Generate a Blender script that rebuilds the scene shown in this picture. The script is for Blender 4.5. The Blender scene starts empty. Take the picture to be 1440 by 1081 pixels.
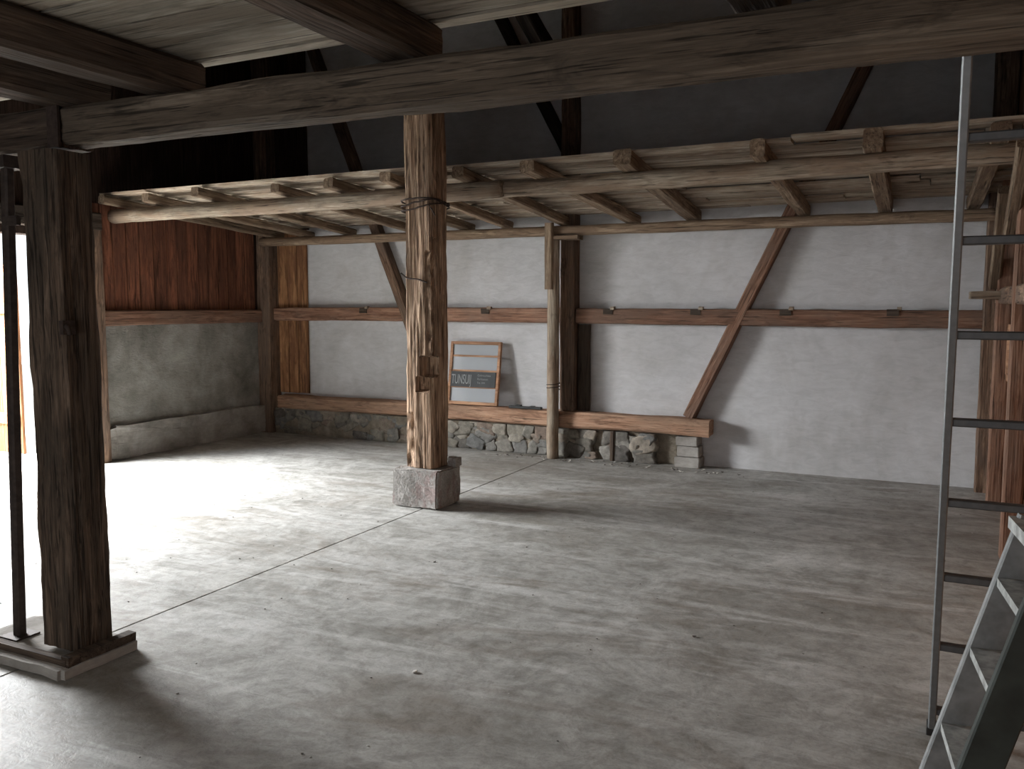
import bpy, bmesh, math, random
from mathutils import Vector, Matrix, noise
random.seed(7)
D=bpy.data; SC=bpy.context.scene; COL=SC.collection
SC.view_settings.view_transform='Standard'
SC.view_settings.look='None'

# ------------------------------------------------------------ helpers
def link(o,parent=None):
    COL.objects.link(o)
    if parent: o.parent=parent
    return o
def empty(name):
    e=D.objects.new(name,None); e.empty_display_size=.1
    return link(e)
def from_bm(name,bm,mat,parent=None,smooth=False):
    bmesh.ops.recalc_face_normals(bm,faces=bm.faces)
    me=D.meshes.new(name); bm.to_mesh(me); bm.free()
    if smooth:
        for p in me.polygons: p.use_smooth=True
    for m in (mat if isinstance(mat,(list,tuple)) else [mat]): me.materials.append(m)
    return link(D.objects.new(name,me),parent)
def add_box(bm,x0,x1,y0,y1,z0,z1,mi=0,j=0.0):
    vs=[bm.verts.new((x+random.uniform(-j,j),y+random.uniform(-j,j),z+random.uniform(-j,j))) for x in(x0,x1) for y in(y0,y1) for z in(z0,z1)]
    for f in((0,1,3,2),(4,6,7,5),(0,4,5,1),(2,3,7,6),(0,2,6,4),(1,5,7,3)):
        fc=bm.faces.new([vs[i] for i in f]); fc.material_index=mi
    return vs
def boxes(name,lst,mat,parent=None,j=0.0,bevel=0):
    bm=bmesh.new()
    for b in lst: add_box(bm,*b[:6],mi=(b[6] if len(b)>6 else 0),j=j)
    o=from_bm(name,bm,mat,parent)
    if bevel:
        m=o.modifiers.new("bev",'BEVEL'); m.width=bevel; m.segments=2; m.limit_method='ANGLE'
    return o
def frame(p0,p1,roll=0,ref=None):
    p0,p1=Vector(p0),Vector(p1); x=(p1-p0).normalized()
    if ref is None: ref=Vector((0,1,0)) if abs(x.z)>.9 else Vector((0,0,1))
    y=ref.cross(x).normalized(); z=x.cross(y)
    M=Matrix((x,y,z)).transposed().to_4x4(); M.translation=p0
    return M@Matrix.Rotation(roll,4,'X'),(p1-p0).length
def prism(name,p0,p1,prof,mat,parent=None,jit=.006,seg=None,roll=0,smooth=False,freq=2.5,taper=1.0,ref=None,groove=0.0,hook=None):
    """prof: list of (y,z) cross-section points; hewn surface by noise"""
    M,L=frame(p0,p1,roll,ref)
    seg=seg or max(2,int(L/.09)); off=Vector((random.uniform(0,90),random.uniform(0,90),0))
    bm=bmesh.new(); rings=[]
    for i in range(seg+1):
        t=i/seg; x=L*t; s=1+(taper-1)*t
        dy=noise.noise(off+Vector((x*.5,0,3)))*jit*1.6; dz=noise.noise(off+Vector((x*.5,9,3)))*jit*1.6
        r=[]
        for k,(y,z) in enumerate(prof):
            n=noise.noise(off+Vector((x*freq,y*14,z*14)))+.5*noise.noise(off+Vector((x*9,y*30,z*30)))
            d=n*jit
            if groove:
                gq=noise.noise(off+Vector((x*.9,y*55,z*55)))
                d+=gq*groove-max(0,abs(gq)*-8+.9)*groove*1.3
            q=1+d/max(.02,math.hypot(y,z))
            a,b=y*s*q+dy,z*s*q+dz
            if hook: a,b=hook(x,a,b,y,z)
            r.append(bm.verts.new((x,a,b)))
        rings.append(r)
    n=len(prof)
    for a,b in zip(rings,rings[1:]):
        for k in range(n): bm.faces.new((a[k],a[(k+1)%n],b[(k+1)%n],b[k]))
    bm.faces.new(rings[0]); bm.faces.new(rings[-1][::-1])
    o=from_bm(name,bm,mat,parent,smooth); o.matrix_local=M
    return o
def rect(w,h,c=.012,ne=3):
    a,b=w/2,h/2
    pts=[]
    def edge(p,q,n):
        for i in range(n): pts.append((p[0]+(q[0]-p[0])*i/n,p[1]+(q[1]-p[1])*i/n))
    P=[(-a+c,-b),(a-c,-b),(a,-b+c),(a,b-c),(a-c,b),(-a+c,b),(-a,b-c),(-a,-b+c)]
    for i in range(8): edge(P[i],P[(i+1)%8],ne if i%2==0 else 1)
    return pts
def circ(r,n=16): return [(r*math.cos(i*2*math.pi/n),r*math.sin(i*2*math.pi/n)) for i in range(n)]
def beam(name,p0,p1,w,h,mat,parent=None,jit=.006,c=.012,ne=3,**k): return prism(name,p0,p1,rect(w,h,c,ne),mat,parent,jit,**k)
def log(name,p0,p1,r,mat,parent=None,jit=.008,**k): return prism(name,p0,p1,circ(r),mat,parent,jit,smooth=True,**k)
def tube(name,pts,r,mat,parent=None,cyc=False):
    cu=D.curves.new(name,'CURVE'); cu.dimensions='3D'; cu.bevel_depth=r; cu.bevel_resolution=3
    s=cu.splines.new('POLY'); s.points.add(len(pts)-1)
    for i,p in enumerate(pts): s.points[i].co=(*p,1)
    s.use_cyclic_u=cyc; cu.materials.append(mat)
    return link(D.objects.new(name,cu),parent)

# ------------------------------------------------------------ materials
def nm(name):
    m=D.materials.new(name); m.use_nodes=True; nt=m.node_tree
    return m,nt,nt.nodes,nt.nodes["Principled BSDF"]
def ramp(nt,src,stops):
    r=nt.nodes.new("ShaderNodeValToRGB"); e=r.color_ramp.elements
    while len(e)<len(stops): e.new(.5)
    for el,(p,c) in zip(e,stops):
        el.position=p; el.color=(*c,1) if len(c)==3 else c
    nt.links.new(src,r.inputs[0]); return r.outputs[0]
def nz(nt,vec,scale,detail=4,rough=.6,dist=0):
    n=nt.nodes.new("ShaderNodeTexNoise"); n.inputs["Scale"].default_value=scale; n.inputs["Detail"].default_value=min(detail,4)
    n.inputs["Roughness"].default_value=rough; n.inputs["Distortion"].default_value=dist
    nt.links.new(vec,n.inputs["Vector"]); return n.outputs["Fac"]
def mix(nt,a,b,fac,mode='MIX'):
    m=nt.nodes.new("ShaderNodeMix"); m.data_type='RGBA'; m.blend_type=mode
    for s,v in((0,fac),(6,a),(7,b)):
        if isinstance(v,(int,float)): m.inputs[s].default_value=v
        elif isinstance(v,tuple): m.inputs[s].default_value=(*v,1)
        else: nt.links.new(v,m.inputs[s])
    return m.outputs[2]
def mapping(nt,src,scale,loc=None):
    m=nt.nodes.new("ShaderNodeMapping"); m.inputs["Scale"].default_value=scale
    nt.links.new(src,m.inputs["Vector"])
    if loc is not None: nt.links.new(loc,m.inputs["Location"])
    return m.outputs[0]
def bump(nt,bs,h,strength=.5,dist=.01):
    b=nt.nodes.new("ShaderNodeBump"); b.inputs["Strength"].default_value=strength; b.inputs["Distance"].default_value=dist
    nt.links.new(h,b.inputs["Height"]); nt.links.new(b.outputs[0],bs.inputs["Normal"])
def mth(nt,op,a,b=0.0,clamp=False):
    m=nt.nodes.new("ShaderNodeMath"); m.operation=op; m.use_clamp=clamp
    for i,v in enumerate((a,b)):
        if isinstance(v,(int,float)): m.inputs[i].default_value=v
        else: nt.links.new(v,m.inputs[i])
    return m.outputs[0]
def wood(name,dark,mid,light,axis=0,rough=.85,patch=None,island=False,bs_=.6,wear=0.0,crack=.33):
    m,nt,N,bs=nm(name)
    tc=N.new("ShaderNodeTexCoord").outputs["Object"]
    oi=N.new("ShaderNodeObjectInfo"); geo=N.new("ShaderNodeNewGeometry")
    rnd=geo.outputs["Random Per Island"] if island else oi.outputs["Random"]
    comb=N.new("ShaderNodeCombineXYZ")
    for i in range(3): nt.links.new(mth(nt,'MULTIPLY',rnd,37.0+i*11),comb.inputs[i])
    sc=[16,16,16]; sc[axis]=.9
    g=nz(nt,mapping(nt,tc,sc,comb.outputs[0]),1.6,4,.7,.8)
    sp_=[3.2,3.2,3.2]; sp_[axis]=1.1
    p=nz(nt,mapping(nt,tc,sp_,comb.outputs[0]),1.5,4,.7,.4)
    sc3=[60,60,60]; sc3[axis]=1.6
    g3=nz(nt,mapping(nt,tc,sc3,comb.outputs[0]),1.4,2,.7)
    c=ramp(nt,g,[(.30,dark),(.5,mid),(.68,light)])
    c=mix(nt,c,patch or tuple(x*.6 for x in mid),ramp(nt,p,[(.44,(0,0,0)),(.60,(.85,.85,.85))]))
    if wear:
        sw=[9,9,9]; sw[axis]=2.2
        p2=nz(nt,mapping(nt,tc,sw,comb.outputs[0]),1.3,4,.75,1.0)
        c=mix(nt,c,tuple(x*.5 for x in dark),ramp(nt,p2,[(.53,(0,0,0)),(.64,(wear,wear,wear))]))
    c=mix(nt,c,ramp(nt,g3,[(crack,(.18,.18,.18)),(crack+.09,(1,1,1))]),.85,'MULTIPLY')
    tone=N.new("ShaderNodeMapRange"); tone.inputs[3].default_value=.8; tone.inputs[4].default_value=1.2
    nt.links.new(rnd,tone.inputs[0])
    cc=N.new("ShaderNodeCombineColor")
    for i in range(3): nt.links.new(tone.outputs[0],cc.inputs[i])
    c=mix(nt,c,cc.outputs[0],1.0,'MULTIPLY')
    nt.links.new(c,bs.inputs["Base Color"]); bs.inputs["Roughness"].default_value=rough
    bs.inputs["Specular IOR Level"].default_value=.2
    bump(nt,bs,g3,bs_,.01)
    return m
def simple(name,col,rough=.6,metal=0,var=.3,scale=20,b=.2,spec=.4):
    m,nt,N,bs=nm(name); tc=N.new("ShaderNodeTexCoord").outputs["Object"]
    n=nz(nt,tc,scale,3)
    c=ramp(nt,n,[(.3,tuple(x*(1-var) for x in col)),(.7,tuple(min(1,x*(1+var)) for x in col))])
    nt.links.new(c,bs.inputs["Base Color"]); bs.inputs["Roughness"].default_value=rough; bs.inputs["Metallic"].default_value=metal
    bs.inputs["Specular IOR Level"].default_value=spec
    return m

W_old=wood("wood_weathered_brown",(.05,.03,.02),(.16,.10,.068),(.30,.20,.135),patch=(.12,.085,.065),wear=.5)
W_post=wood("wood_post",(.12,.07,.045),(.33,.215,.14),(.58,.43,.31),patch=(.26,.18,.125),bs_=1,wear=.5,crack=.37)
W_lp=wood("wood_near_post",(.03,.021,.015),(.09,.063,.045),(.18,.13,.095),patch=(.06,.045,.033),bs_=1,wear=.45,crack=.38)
W_dark=wood("wood_dark",(.024,.017,.013),(.065,.046,.034),(.125,.093,.07),patch=(.06,.047,.037))
W_upper=wood("wood_upper_dark",(.01,.008,.007),(.028,.021,.017),(.05,.038,.03))  # darkest wood tone, for the roof and upper timbers
W_main=wood("wood_main_beam",(.05,.038,.028),(.13,.10,.073),(.23,.185,.14),patch=(.10,.078,.058),wear=.4,crack=.34)
W_grey=wood("wood_grey_log",(.15,.118,.088),(.31,.255,.195),(.50,.43,.345),patch=(.26,.185,.13),bs_=.4,wear=.35)
W_joist=wood("wood_joist",(.09,.06,.04),(.22,.16,.11),(.39,.30,.215),patch=(.17,.115,.078),bs_=.5,wear=.4)
W_red=wood("wood_red_brown",(.10,.05,.033),(.23,.125,.083),(.35,.215,.15),patch=(.19,.12,.088),wear=.35)
W_sill=wood("wood_sill",(.16,.085,.055),(.34,.20,.13),(.48,.31,.21),patch=(.27,.175,.12),wear=.4)
W_bdv=wood("wood_boards_vertical",(.06,.022,.014),(.17,.066,.037),(.27,.11,.062),axis=2,island=True,patch=(.11,.048,.03),wear=.4)
W_bdo=wood("wood_boards_orange",(.10,.05,.025),(.28,.14,.066),(.41,.22,.11),axis=2,island=True,patch=(.17,.08,.042),wear=.35)
W_bdd=wood("wood_boards_dark",(.015,.009,.007),(.04,.024,.017),(.07,.042,.03),axis=2,island=True)
W_ceil=wood("wood_ceiling_planks",(.20,.18,.14),(.37,.335,.275),(.52,.48,.40),axis=0,island=True,patch=(.26,.22,.17),bs_=.4,wear=.25)
W_loft=wood("wood_loft_planks",(.19,.15,.112),(.36,.305,.24),(.56,.49,.41),axis=0,island=True,patch=(.25,.185,.135),bs_=.4,wear=.3)
W_win=wood("wood_window_frame",(.22,.11,.065),(.36,.20,.12),(.48,.29,.18),bs_=.2)
W_door=wood("wood_door",(.15,.06,.025),(.22,.095,.042),(.29,.14,.07),axis=2,island=True)
M_iron=simple("rusty_iron",(.045,.03,.024),.8,.3,.4,40)
M_pole=simple("prop_iron",(.045,.033,.028),.7,.4,.4,30)
M_alu=simple("aluminium",(.20,.21,.215),.5,.5,.12,30)
M_rung=simple("aluminium_rung",(.10,.105,.11),.55,.5,.12,30)
M_alu2=simple("aluminium_worn",(.22,.23,.23),.6,.35,.25,18)
M_green=simple("green_painted_rail",(.03,.038,.034),.6,.1,.3,14)
M_tread=simple("tread_grey",(.32,.33,.32),.7,.1,.4,30)
M_black=simple("blackboard",(.02,.023,.025),.6,0,.3,10)
M_white=simple("chalk_white",(.30,.31,.31),.8,0,.1,10)
M_tool=simple("dark_plastic",(.02,.02,.02),.5,0,.2,10)
M_dirt=simple("debris",(.08,.065,.055),.9,0,.5,6)
M_pale=simple("pale_chip",(.5,.48,.44),.9,0,.2,6)

def plaster(name,a,b,c,sc=1.0,bm_=.35,stain=0.0):
    m,nt,N,bs=nm(name); tc=N.new("ShaderNodeTexCoord").outputs["Object"]
    n1=nz(nt,tc,.9*sc,4,.65,.3); n2=nz(nt,mapping(nt,tc,(1.2,1.2,3.5)),5*sc,4,.7,.8)
    col=ramp(nt,n1,[(.3,a),(.5,b),(.72,c)])
    col=mix(nt,col,ramp(nt,n2,[(.32,(.72,.72,.72)),(.62,(1,1,1))]),.5,'MULTIPLY')
    if stain:
        n4=nz(nt,mapping(nt,tc,(.7,.7,.45)),1.6,4,.7,.6)
        col=mix(nt,col,(.76,.74,.71),ramp(nt,n4,[(.46,(0,0,0)),(.66,(stain,stain,stain))]),'MULTIPLY')
    nt.links.new(col,bs.inputs["Base Color"]); bs.inputs["Roughness"].default_value=.95; bs.inputs["Specular IOR Level"].default_value=.15
    bump(nt,bs,n2,bm_,.015)
    return m
P_back=plaster("plaster_white",(.50,.498,.503),(.565,.565,.575),(.63,.63,.645),stain=.6)
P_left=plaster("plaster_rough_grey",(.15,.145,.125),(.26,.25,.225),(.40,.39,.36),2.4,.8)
P_conc=plaster("concrete_plinth",(.20,.185,.165),(.32,.30,.275),(.45,.43,.40),3)
P_mort=plaster("mortar",(.13,.11,.085),(.24,.205,.16),(.37,.325,.27),5,.8)
def blockmat():
    m,nt,N,bs=nm("concrete_block"); tc=N.new("ShaderNodeTexCoord").outputs["Object"]
    n1=nz(nt,tc,4,4,.7); n2=nz(nt,tc,60,3); n3=nz(nt,mapping(nt,tc,(1,1,.5)),9,4,.7,.5)
    col=ramp(nt,n1,[(.3,(.20,.187,.172)),(.7,(.42,.40,.375))])
    col=mix(nt,col,(.23,.16,.15),ramp(nt,n3,[(.50,(0,0,0)),(.60,(.7,.7,.7))]))
    col=mix(nt,col,ramp(nt,n2,[(.35,(.6,.6,.6)),(.55,(1,1,1))]),.7,'MULTIPLY')
    nt.links.new(col,bs.inputs["Base Color"]); bs.inputs["Roughness"].default_value=.95
    bump(nt,bs,n2,.6,.012); return m
M_block=blockmat()
def stonemat():
    m,nt,N,bs=nm("field_stone"); tc=N.new("ShaderNodeTexCoord").outputs["Object"]
    geo=N.new("ShaderNodeNewGeometry"); n=nz(nt,tc,18,4,.7)
    c=ramp(nt,geo.outputs["Random Per Island"],[(0,(.11,.10,.09)),(.35,(.24,.22,.18)),(.6,(.16,.16,.155)),(.8,(.31,.28,.23)),(1,(.19,.14,.11))])
    c=mix(nt,c,ramp(nt,n,[(.3,(.45,.45,.45)),(.65,(1.1,1.1,1.1))]),.9,'MULTIPLY')
    nt.links.new(c,bs.inputs["Base Color"]); bs.inputs["Roughness"].default_value=.9; return m
M_stone=stonemat()
def floormat():
    m,nt,N,bs=nm("floor_concrete"); tc=N.new("ShaderNodeTexCoord").outputs["Object"]
    big=nz(nt,tc,.45,4,.6,.6); med=nz(nt,tc,1.7,4,.75,1.4); sm=nz(nt,tc,11,4,.8,.4); fine=nz(nt,tc,90,2)
    c=ramp(nt,med,[(.32,(.225,.22,.20)),(.5,(.35,.345,.325)),(.66,(.46,.455,.435))])
    c=mix(nt,c,(.22,.205,.18),ramp(nt,big,[(.46,(0,0,0)),(.64,(.7,.7,.7))]))
    st=nz(nt,mapping(nt,tc,(.35,2.6,1)),1.2,4,.75,1.0)
    c=mix(nt,c,(.50,.495,.48),ramp(nt,st,[(.50,(0,0,0)),(.66,(.75,.75,.75))]))
    st2=nz(nt,mapping(nt,tc,(.55,1.6,1)),.9,4,.75,1.2)
    c=mix(nt,c,(.18,.155,.125),ramp(nt,st2,[(.52,(0,0,0)),(.70,(.8,.8,.8))]))
    c=mix(nt,c,ramp(nt,sm,[(.30,(.60,.59,.57)),(.58,(1.08,1.08,1.08))]),.8,'MULTIPLY')
    c=mix(nt,c,ramp(nt,fine,[(.3,(.7,.7,.7)),(.5,(1,1,1))]),.5,'MULTIPLY')
    nt.links.new(c,bs.inputs["Base Color"])
    bs.inputs["Roughness"].default_value=.55; bs.inputs["Specular IOR Level"].default_value=.35
    bump(nt,bs,sm,.25,.01)
    return m
M_floor=floormat()
def glassmat(name,c,a):
    m,nt,N,bs=nm(name); bs.inputs["Base Color"].default_value=(*c,1); bs.inputs["Roughness"].default_value=.25
    bs.inputs["Alpha"].default_value=a; return m
M_glass=glassmat("dusty_glass",(.46,.49,.52),.5)
M_groundout=simple("gravel_outside",(.5,.48,.44),.95,0,.2,8)

# ------------------------------------------------------------ shell
XL,XR,YB,YN,ZT=-7.6,.53,8.4,-1.6,5.6
boxes("floor",[(XL-.2,-3.568,YN-.2,YB+.2,-.1,0),(-3.554,XR+.2,YN-.2,YB+.2,-.1,0),(-3.6,-3.5,YN-.2,YB+.2,-.1,-.03)],M_floor)
boxes("wall_back",[(XL-.2,XR+.2,YB,YB+.25,0,ZT)],P_back)
DY0,DY1,DZ=3.1,5.78,2.25
boxes("wall_left",[(XL-.2,XL,DY1,YB,0,1.45,0),(XL-.2,XL,DY1,YB,1.45,ZT,1),(XL-.2,XL,DY0,DY1,DZ,ZT,1),(XL-.2,XL,YN,DY0,0,ZT,1)],[P_left,W_bdd])
WY0,WY1,WZ0,WZ1=6.35,7.65,1.02,1.45
boxes("wall_right",[(XR,XR+.2,YN,WY0,0,ZT),(XR,XR+.2,WY1,YB,0,ZT),(XR,XR+.2,WY0,WY1,0,WZ0),(XR,XR+.2,WY0,WY1,WZ1,ZT)],W_bdo)
boxes("wall_rear",[(XL-.2,XR+.2,YN-.2,YN,0,ZT)],W_bdd)
boxes("ceiling_roof",[(XL-.2,XR+.2,YN-.2,YB+.2,ZT,ZT+.1)],W_upper)

lst=[];y=YN+.02
while y<2.78:
    w=random.choice((.19,.22,.25)); e=min(y+w,2.8)
    x=XL+.02
    while x<XR-.02:
        l=random.uniform(2.6,4.2); x1=min(x+l,XR-.01); dz=random.uniform(0,.010)
        lst.append((x,x1-.004,y,e-random.uniform(.008,.016),2.6+dz,2.63+dz)); x=x1
    y=e
boxes("ceiling",lst,W_ceil)
jr=empty("ceiling_joists")
for i,(x,w) in enumerate([(-5.6,.17),(-4.5,.17),(-3.40,.19),(-2.87,.17),(-1.72,.17),(-.5,.16)]):
    beam("joist_%d"%i,(x,YN+.02,2.522),(x,2.74 if i!=2 else 2.70,2.522),w,.15,W_dark,jr,.006,c=.02,ne=6,groove=.003)
mb=empty("main_beam")
beam("beam",(-3.42,2.60,2.364),(XR-.01,2.60,2.338),.15,.165,W_main,mb,.008,c=.022,ne=8,groove=.004)
beam("beam_spliced_end",(XL+.02,2.60,2.362),(-3.42,2.60,2.362),.18,.18,W_dark,mb,.008,ne=6,groove=.003)
boxes("iron_strap",[(-3.47,-3.40,2.50,2.512,2.27,2.45)],M_iron,mb)

# ------------------------------------------------------------ posts
cp=empty("timber_post")
def post_hook(x,a,b,y,z):
    h=x+.31; n=noise.noise(Vector((y*20,h*14,z*20)))
    if y>.0 and z<-.04 and 1.03<h<1.20: return a-.004*n,-.035+.012*n      # open corner notch
    if z<-.115:
        if -.02<y<.09 and .92<h<=1.03: b=z+.045+n*.02
        elif y>.06 and 1.2<h<2.0: b=max(b,z+.016+n*.02)
        elif y<-.05 and h<.75: b=max(b,z+.02+n*.025)
    if y>.115 and 1.2<=h<2.1 and z<-.05: a=min(a,y-.018-n*.02)
    return a,b
post=beam("post",(-3.62,5.8,.31),(-3.62,5.8,3.22),.25,.25,W_post,cp,.010,c=.022,freq=3,ne=14,seg=150,groove=.005,hook=post_hook)
pts=[]
for k in range(3):
    for i in range(33):
        a=i/32*2*math.pi; q=.150*min(1/abs(math.cos(a)) if abs(math.cos(a))>.01 else 9,1/abs(math.sin(a)) if abs(math.sin(a))>.01 else 9,1.28)
        pts.append((-3.62+q*math.cos(a),5.8+q*math.sin(a),2.35+.012*k+.035*math.sin(a+1+k)+random.uniform(-.004,.004)))
tube("tie_wire",pts,.006,M_iron,cp)
tube("tie_wire_tail",[(-3.50,5.66,2.34),(-3.46,5.64,2.31),(-3.45,5.66,2.27)],.005,M_iron,cp)
tube("tie_wire_mid",[(-3.76,5.655,1.84),(-3.70,5.65,1.80),(-3.6,5.65,1.79),(-3.52,5.65,1.765)],.006,M_iron,cp)
def rough_box(name,x0,x1,y0,y1,z0,z1,mat,parent=None,amp=.012,n=7):
    bm=bmesh.new(); bmesh.ops.create_cube(bm,size=1)
    bmesh.ops.bevel(bm,geom=bm.edges[:],offset=.04,segments=2,affect='EDGES')
    bmesh.ops.subdivide_edges(bm,edges=[e for e in bm.edges if e.calc_length()>.5],cuts=n,use_grid_fill=True)
    for v in bm.verts:
        p=Vector((x0+(v.co.x+.5)*(x1-x0),y0+(v.co.y+.5)*(y1-y0),z0+(v.co.z+.5)*(z1-z0)))
        d=noise.noise_vector(p*7)*amp+noise.noise_vector(p*25)*amp*.4
        v.co=p+d
        if v.co.z<z0: v.co.z=z0
    return from_bm(name,bm,mat,parent)
rough_box("footing_block",-3.84,-3.42,5.61,5.98,0,.305,M_block,cp)
rough_box("stone_chip",-3.49,-3.41,5.88,5.98,.30,.37,M_block,cp,.008,3)

lp=empty("timber_post")
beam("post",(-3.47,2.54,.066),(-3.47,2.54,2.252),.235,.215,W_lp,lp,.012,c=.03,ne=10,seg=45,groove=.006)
tube("iron_pintle",[(-3.36,2.47,1.50),(-3.31,2.43,1.505),(-3.285,2.42,1.50),(-3.275,2.42,1.47)],.010,M_iron,lp)
boxes("pintle_plate",[(-3.37,-3.345,2.44,2.50,1.47,1.53)],M_iron,lp)
ff=empty("footing_slab")
rough_box("slab",-4.0,-3.27,2.30,2.70,0,.045,P_conc,ff,.006,5)
boxes("timber_pad",[(-3.98,-3.30,2.34,2.37,.04,.075),(-3.33,-3.28,2.34,2.69,.04,.085)],W_dark,ff,.003)

pr=empty("steel_prop")
prism("tube",(-3.81,2.48,.05),(-3.75,2.50,2.25),rect(.045,.045,.008),M_pole,pr,.001)
boxes("foot_plate",[(-3.87,-3.75,2.42,2.54,.045,.055)],M_pole,pr)
boxes("top_bracket",[(-3.80,-3.70,2.45,2.55,2.20,2.255),(-3.76,-3.66,2.47,2.49,1.95,1.99)],M_pole,pr,.002)
def chain(name,p0,n,link_l=.045,r=.005,mat=M_iron):
    e=empty(name)
    for i in range(n):
        pp=[]
        for k in range(16):
            a=k/16*2*math.pi; u=.013*math.cos(a); w=link_l*.5*math.sin(a)
            x,y=(u,0) if i%2 else (0,u)
            pp.append((p0[0]+x,p0[1]+y,p0[2]-i*link_l*.78+w))
        tube("link_%d"%i,pp,r,mat,e,True)
    return e
chain("hanging_chain",(-3.83,2.55,2.24),11)

# ------------------------------------------------------------ back wall timbers
bw=empty("back_wall_framing")
beam("rail_left",(-7.42,8.335,1.475),(-3.52,8.335,1.485),.13,.155,W_red,bw,.008,ne=5,groove=.003)
beam("rail_right",(-3.35,8.335,1.475),(XR-.16,8.335,1.475),.13,.155,W_red,bw,.008,ne=5,groove=.003)
beam("wall_post",(-3.435,8.31,.49),(-3.435,8.31,ZT-.02),.155,.17,W_old,bw,.008,ne=5,groove=.003)
beam("short_board",(-3.285,8.35,.49),(-3.285,8.35,1.39),.13,.05,W_dark,bw,.004)
beam("corner_post",(-7.49,8.29,0),(-7.49,8.29,ZT-.02),.2,.2,W_old,bw,.008)
beam("brace_right",(-2.16,8.34,.49),(-.16,8.34,4.75),.11,.15,W_red,bw,.007,ne=5,groove=.003)
beam("brace_left",(-5.05,8.34,.49),(-6.75,8.34,4.6),.11,.14,W_old,bw,.006)
beam("right_post",(.43,8.30,0),(.43,8.30,ZT-.02),.17,.17,W_old,bw,.006)
beam("upper_brace_b",(-3.42,8.33,3.05),(-4.3,8.33,4.7),.1,.12,W_upper,bw,.006)
beam("upper_plate",(-7.4,8.32,4.75),(.3,8.32,4.75),.14,.18,W_upper,bw,.006)
for i,x in enumerate([-6.03,-4.41,-3.0,-2.1,-1.26,-.35]):
    boxes("notch_shade_%d"%i,[(x-.05,x+.05,8.258,8.27,1.495,1.553)],W_dark,bw,.003)  # raised dark plate, its colour stands in for the notch's shadow
    boxes("peg_%d"%i,[(x+.03,x+.07,8.25,8.30,1.545,1.575)],W_grey,bw,.004)
lst=[];x=-7.38
while x<-6.95:
    w=random.uniform(.13,.17); e=min(x+w,-6.91); lst.append((x,e-.008,8.355,8.385,.50,2.5)); x=e
boxes("board_panel",lst,W_bdo,bw,.002)
boxes("board_panel_upper",[(-7.38,-6.9,8.355,8.385,2.5,ZT-.02)],W_bdd,bw,.002)
lw=empty("left_wall_framing")
lst=[];y=DY1+.02
while y<8.14:
    w=random.uniform(.13,.19); e=min(y+w,8.18); dx=random.uniform(0,.010); lst.append((XL+.005,XL+.03+dx,y,e-.012,1.54,2.60)); y=e
boxes("board_panel",lst,W_bdv,lw,.003)
beam("rail",(-7.545,DY1+.02,1.455),(-7.545,8.18,1.455),.10,.155,W_red,lw,.006)
beam("door_jamb",(-7.54,DY1+.09,0),(-7.54,DY1+.09,DZ+.15),.13,.13,W_old,lw,.005)
beam("door_head",(-7.54,DY0-.1,DZ+.16),(-7.54,DY1+.15,DZ+.16),.13,.18,W_dark,lw,.005)
rough_box("plinth",XL+.005,XL+.10,DY1+.16,8.2,0,.35,P_conc,lw,.02,14)

bw2=empty("sill_beam")
beam("sill",(-7.3,8.29,.405),(-1.93,8.29,.395),.20,.16,W_sill,bw2,.012,c=.02,ne=6,groove=.004)
def stone(bm,c,s):
    r=bmesh.ops.create_icosphere(bm,subdivisions=3,radius=1)
    o=Vector((random.uniform(0,50),random.uniform(0,50),random.uniform(0,50)))
    rot=Matrix.Rotation(random.uniform(-.5,.5),3,'Y')
    lim=random.uniform(.55,.75); yl=random.uniform(8.236,8.25)
    for v in r['verts']:
        n=v.co.normalized(); k=1+.38*noise.noise(n*1.6+o)+.12*noise.noise(n*5+o)
        q=Vector((max(-lim,min(lim,n.x)),max(-.7,min(.7,n.y)),max(-lim,min(lim,n.z))))*k*1.4
        q=rot@Vector((q.x*s[0],q.y*s[1],q.z*s[2])); v.co=q+Vector(c)
        v.co.z=max(.002,min(.305,v.co.z))
        if v.co.y<yl: v.co.y=yl+(v.co.y-yl)*.25
        v.co.y=min(8.385,v.co.y)
bm=bmesh.new()
x=-7.3
while x<-2.6:
    dens=.95 if x>-4.9 else .5
    z=.0
    while z<.29:
        h=random.uniform(.06,.15); w=random.uniform(.06,.14)
        if random.random()<dens:
            stone(bm,(x+random.uniform(-.05,.05),8.29+random.uniform(-.012,.012),min(z+h*.55,.25)),(w,.06,h*.66))
        z+=h*.95
    x+=random.uniform(.12,.19)
from_bm("rubble_stones",bm,M_stone,bw2,True)
bm=bmesh.new()
nx=220;nzv=16; g=[]
for i in range(nx+1):
    X=-7.38+i/nx*(7.38-2.62); row=[]
    for k in range(nzv+1):
        Z=k/nzv*.312; d=noise.noise(Vector((X*5,0,Z*8)))*.025+noise.noise(Vector((X*18,3,Z*20)))*.015+noise.noise(Vector((X*50,3,Z*50)))*.006
        row.append(bm.verts.new((X,(8.248 if X<-4.95 else (8.262 if X<-3.5 else 8.293))+d,Z)))
    g.append(row)
for i in range(nx):
    for k in range(nzv): bm.faces.new((g[i][k],g[i+1][k],g[i+1][k+1],g[i][k+1]))
from_bm("rubble_mortar",bm,P_mort,bw2,True)
beam("stub",(-2.93,8.25,0),(-2.93,8.25,.312),.05,.05,W_dark,bw2,.003)
rough_box("pier_lower",-2.27,-2.02,8.21,8.385,0,.10,P_conc,bw2,.006,4)
rough_box("pier_mid",-2.25,-2.03,8.22,8.385,.105,.21,P_conc,bw2,.006,4)
rough_box("pier_upper",-2.26,-2.04,8.21,8.385,.215,.306,P_conc,bw2,.006,4)
rough_box("mortar_patch",-2.62,-2.27,8.33,8.39,0,.31,P_mort,bw2,.01,5)

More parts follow.
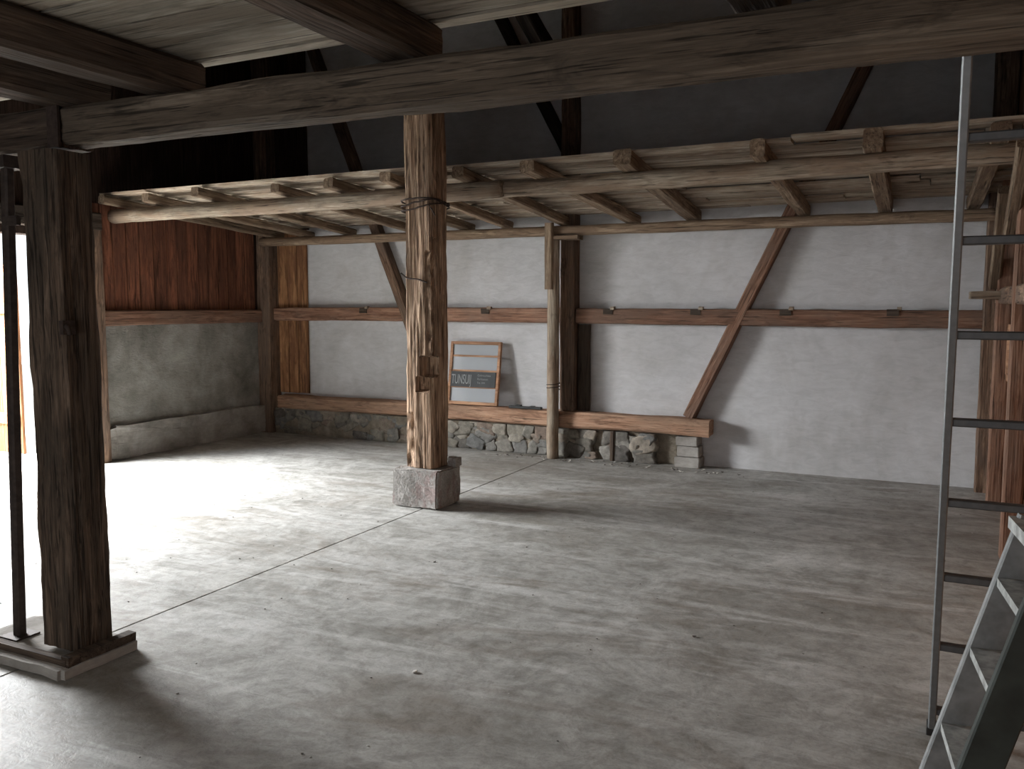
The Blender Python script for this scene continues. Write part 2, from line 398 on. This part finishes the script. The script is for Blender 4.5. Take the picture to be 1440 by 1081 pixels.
# ------------------------------------------------------------ loft
lf=empty("hay_loft")
def lz(y): return 2.565-(y-6.1)*.075
log("front_log_left",(-7.5,6.09,2.475),(-3.1,6.09,2.495),.068,W_grey,lf,.011)
log("front_log_right",(-4.1,6.20,2.50),(XR-.01,6.10,2.51),.066,W_grey,lf,.011)
log("wall_log",(-7.45,8.15,2.345),(XR-.08,8.15,2.335),.052,W_joist,lf,.007)
for i,(x,w,h) in enumerate([(-7.41,.09,.08),(-6.87,.09,.08),(-6.15,.09,.085),(-5.28,.09,.08),(-4.66,.10,.085),(-4.05,.10,.08),(-3.38,.10,.085),(-2.79,.12,.09),(-2.05,.13,.11),(-1.12,.10,.12),(-.41,.12,.13),(.3,.11,.1)]):
    skew=random.uniform(-.12,.12)
    y0=5.93+random.uniform(-.06,.04)
    beam("joist_%d"%i,(x,y0,lz(y0)+h/2+.003),(min(x+skew,.4),8.34,lz(8.34)+h/2-.005),w,h,W_joist,lf,.007)
bm=bmesh.new(); y=6.0; row=0
while y<8.3:
    w=random.uniform(.17,.26); e=min(y+w,8.37); x=-7.55
    while x<XR-.03:
        l=random.uniform(2.4,4.3); x1=min(x+l,XR-.02)
        if row==0 and x<-4: x1=-3.78
        yy=y+(random.uniform(-.03,.02) if row==0 else 0)
        z0=lz((y+e)/2)+.105+random.uniform(0,.010)+(0.0 if x<-3.7 else .012)
        add_box(bm,x,x1-.006,yy,e-random.uniform(.006,.02),z0,z0+.025,j=.004); x=x1
    y=e; row+=1
from_bm("planks",bm,W_loft,lf)
log("prop_pole",(-3.535,8.12,0),(-3.545,8.12,2.30),.062,W_grey,lf,.006)
boxes("prop_head",[(-3.54,-3.25,8.05,8.2,2.25,2.29)],W_joist,lf,.004)
beam("pole_splice",(-3.565,8.06,1.75),(-3.565,8.06,2.42),.09,.05,W_joist,lf,.004)
tube("pole_wire",[(-3.537+.068*math.cos(a/8*math.pi),8.12+.068*math.sin(a/8*math.pi),.72+.002*a) for a in range(40)],.004,M_iron,lf)
beam("end_brace",(.40,6.4,2.05),(.40,5.6,2.5),.08,.09,W_joist,lf,.004)
beam("end_brace_b",(.40,7.9,1.75),(.40,7.2,2.42),.08,.09,W_joist,lf,.004)

beam("tie_beam",(XL+.02,5.8,3.32),(XR-.02,5.8,3.32),.2,.19,W_upper,None,.008)
rr=empty("roof_rafters")
for i in range(8):
    x=-7.1+i*1.02
    beam("rafter_%d"%i,(x,3.2,ZT-.09),(x,8.3,ZT-.09),.12,.16,W_upper,rr,.004,seg=8)
beam("purlin",(XL+.03,6.6,ZT-.30),(XR-.03,6.6,ZT-.30),.18,.2,W_upper,rr,.006)
beam("strut",(-2.6,5.8,3.42),(-3.9,6.6,ZT-.35),.12,.12,W_upper,rr,.005)

# ------------------------------------------------------------ right wall things
rw=empty("right_wall_framing")
beam("rail",(.475,4.3,1.66),(.475,8.2,1.66),.10,.12,W_old,rw,.005)
beam("stud_a",(.47,7.85,0),(.47,7.85,2.9),.11,.13,W_red,rw,.005)
beam("stud_b",(.47,6.15,0),(.47,6.15,2.9),.11,.13,W_red,rw,.005)
rough_box("shelf_plank",.22,.47,7.55,7.85,1.64,1.70,W_grey,rw,.003,3)
w1=empty("window_1")
boxes("frame",[(XR-.04,XR+.06,WY0,WY0+.06,WZ0,WZ1),(XR-.04,XR+.06,WY1-.06,WY1,WZ0,WZ1),(XR-.04,XR+.06,WY0,WY1,WZ0,WZ0+.05),(XR-.04,XR+.06,WY0,WY1,WZ1-.05,WZ1),(XR-.02,XR+.04,6.98,7.02,WZ0,WZ1)],W_win,w1,0,.004)
boxes("glass",[(XR+.01,XR+.016,WY0+.05,WY1-.05,WZ0+.04,WZ1-.04)],glassmat("window_glass",(.8,.82,.82),.25),w1)

# ------------------------------------------------------------ opened door leaf outside
dl=empty("door_1")
lst=[];x=-10.1
while x<-8.83:
    e=min(x+.16,-8.81); lst.append((x,e-.006,5.9,5.93,-.02,2.03)); x=e
boxes("leaf",lst,W_door,dl)
boxes("ledges",[(-10.05,-8.85,5.87,5.9,.3,.42),(-10.05,-8.85,5.87,5.9,1.5,1.62)],W_door,dl)
boxes("ground_outside",[(-22,XL-.2,-6,16,-.12,-.02)],M_groundout)

# ------------------------------------------------------------ leaning sash
ws=empty("leaning_window_sash")
tilt=Matrix.Translation((-4.87,8.225,.495))@Matrix.Rotation(math.radians(-9),4,'X')
Wd,Hh=.63,.70
o=boxes("frame",[(0,.032,-.02,.02,0,Hh),(Wd-.032,Wd,-.02,.02,0,Hh),(.032,Wd-.032,-.02,.02,0,.034),(.032,Wd-.032,-.02,.02,Hh-.034,Hh)]+[(.032,Wd-.032,-.014,.014,z,z+.02) for z in(.185,.365,.53)],W_win,ws,0,.003); o.matrix_local=tilt
o=boxes("glass",[(.032,Wd-.032,-.004,.0,.034,Hh-.034)],M_glass,ws); o.matrix_local=tilt
o=boxes("black_sign",[(.035,Wd-.038,-.024,-.016,.195,.362)],M_black,ws); o.matrix_local=tilt
def text(s,size,x,z,sx=1,sz=1):
    cu=D.curves.new("lettering",'FONT'); cu.body=s; cu.size=size; cu.extrude=.0008; cu.materials.append(M_white)
    ob=link(D.objects.new("lettering",cu),ws)
    ob.matrix_local=tilt@Matrix.Translation((x,-.0265,z))@Matrix.Rotation(math.radians(90),4,'X')@Matrix.Diagonal((sx,sz,1,1))
text("TUNSUIJ",.12,.045,.228,.56,1.25)
text("Gebrauchtes",.032,.37,.315); text("Raritaeten",.032,.37,.275); text("Tel. 044",.03,.37,.235)
sp=empty("spirit_level")
boxes("body",[(-4.10,-3.72,8.215,8.26,.487,.512)],M_tool,sp,0,.004)
boxes("grip",[(-4.02,-3.96,8.212,8.262,.512,.524),(-3.85,-3.80,8.212,8.262,.512,.520)],M_tool,sp,0,.003)

# ------------------------------------------------------------ tall ladder leaning on the beam
la=empty("aluminium_ladder")
def lyz(z): return 3.47-(3.47-2.72)*z/2.3
for n,x in(("rail_left",.045),("rail_right",.44)):
    beam(n,(x,lyz(0),.005),(x,lyz(2.5),2.5),.026,.062,M_alu,la,0,c=.004,seg=2)
for i in range(8):
    z=.10+.281*i
    if z<2.4: beam("rung_%d"%i,(.045,lyz(z),z),(.44,lyz(z),z),.035,.026,M_rung,la,0,c=.004,seg=2)
for n,x in(("foot_left",.045),("foot_right",.44)):
    boxes(n,[(x-.018,x+.018,3.43,3.51,0,.03)],M_tool,la,0,.003)

# ------------------------------------------------------------ stepladder
sl=empty("stepladder")
psi=math.radians(26.3); Rv=Vector((math.cos(psi),math.sin(psi),0)); Fv=Vector((-math.sin(psi),math.cos(psi),0))
T=Rv*1.275+Fv*2.05+Vector((0,0,1.08)); B=Rv*.985+Fv*2.14
wv=(Rv*-.095+Fv*-.27)
cdir=(Rv*.28-Fv*.09).normalized()
def sp_(t,k): return B.lerp(T,t)+wv*k
beam("rail_far",sp_(0.005,0),sp_(1,0),.025,.075,M_alu2,sl,0,c=.004,seg=2,ref=cdir)
beam("rail_near",sp_(0.005,1),sp_(1,1),.025,.085,M_green,sl,0,c=.004,seg=2,ref=cdir)
def treadbox(name,t,dep,th,a=0.0,b=1.0):
    c=sp_(t,a); c2=sp_(t,b)
    bm=bmesh.new(); vs=[]
    for q in(c,c2):
        for s in(-.5,.5):
            for zz in(0,-th): vs.append(bm.verts.new(q+cdir*dep*s+Vector((0,0,zz))))
    for f in((0,1,3,2),(4,6,7,5),(0,4,5,1),(2,3,7,6),(0,2,6,4),(1,5,7,3)): bm.faces.new([vs[i] for i in f])
    return from_bm(name,bm,M_tread,sl)
for i,t in enumerate((.12,.31,.50,.69,.86)): treadbox("tread_%d"%i,t,.07,.022)
treadbox("top_platform",1.0,.11,.03,-.05,1.05)
RB=Rv*1.38+Fv*1.99
for n,k in(("rear_leg_far",0),("rear_leg_near",1)):
    beam(n,RB+wv*k+Vector((0,0,.005)),T+cdir*.05+wv*k,.022,.035,M_alu2,sl,0,c=.003,seg=2)

# ------------------------------------------------------------ debris
bm=bmesh.new()
def bit(x,y,s,mi=0):
    r=bmesh.ops.create_icosphere(bm,subdivisions=1,radius=s)
    R3=Matrix.Rotation(random.uniform(0,3.14),3,'Z')
    for v in r['verts']:
        p=v.co.copy(); q=R3@Vector((p.x*1.5,p.y*.9,p.z*.45)); v.co=q+Vector((x,y,s*.4))+noise.noise_vector(q*90)*s*.5
        v.co.z=max(v.co.z,.0005)
        for f in v.link_faces: f.material_index=mi
for i in range(240): bit(random.uniform(-7,.3),random.uniform(1.6,8.0),random.uniform(.002,.005) if random.random()<.96 else random.uniform(.006,.009),0 if random.random()<.8 else 1)
for i in range(90): bit(random.uniform(-4.3,-1.5),8.1+random.uniform(-.12,.1),random.uniform(.004,.012),random.choice((0,1)))
bit(-1.98,3.05,.012,1)
from_bm("floor_debris",bm,[M_dirt,M_pale])

# ------------------------------------------------------------ light
w=D.worlds.new("World"); SC.world=w; w.use_nodes=True
w.node_tree.nodes["Background"].inputs[0].default_value=(.9,.96,1,1); w.node_tree.nodes["Background"].inputs[1].default_value=2.2
def area(name,loc,tgt,sx,sy,P,col):
    l=D.lights.new(name,'AREA'); l.shape='RECTANGLE'; l.size=sx; l.size_y=sy; l.energy=P; l.color=col
    o=link(D.objects.new(name,l)); o.location=loc
    d=Vector(tgt)-Vector(loc); o.rotation_euler=d.to_track_quat('-Z','Y').to_euler(); return o
area("doorway_daylight",(-9.6,4.4,3.2),(-6.2,4.9,.3),3.2,3.6,4600,(.965,.985,1))
area("rear_fill",(-2.4,YN+.05,1.3),(-2.6,5,1.0),4.5,2.2,70,(.98,.985,1))  # added fill lamp, unseen behind the camera; the rear wall has no opening
s=D.lights.new("sun",'SUN'); s.energy=1.2; s.angle=.02; s.color=(1,.93,.82)
so=link(D.objects.new("sun",s)); so.location=(-9,-4,6); so.rotation_euler=Vector((-.12,.75,-.65)).to_track_quat('-Z','Y').to_euler()

# ------------------------------------------------------------ camera
cd=D.cameras.new("Camera"); cam=link(D.objects.new("Camera",cd)); SC.camera=cam
cd.sensor_width=36; cd.lens=1206/1440*36; cd.clip_start=.05
p=math.radians(5.35)
fw=Vector((-math.sin(psi)*math.cos(p),math.cos(psi)*math.cos(p),-math.sin(p)))
cam.location=(0,0,1.6); cam.rotation_euler=fw.to_track_quat('-Z','Y').to_euler()
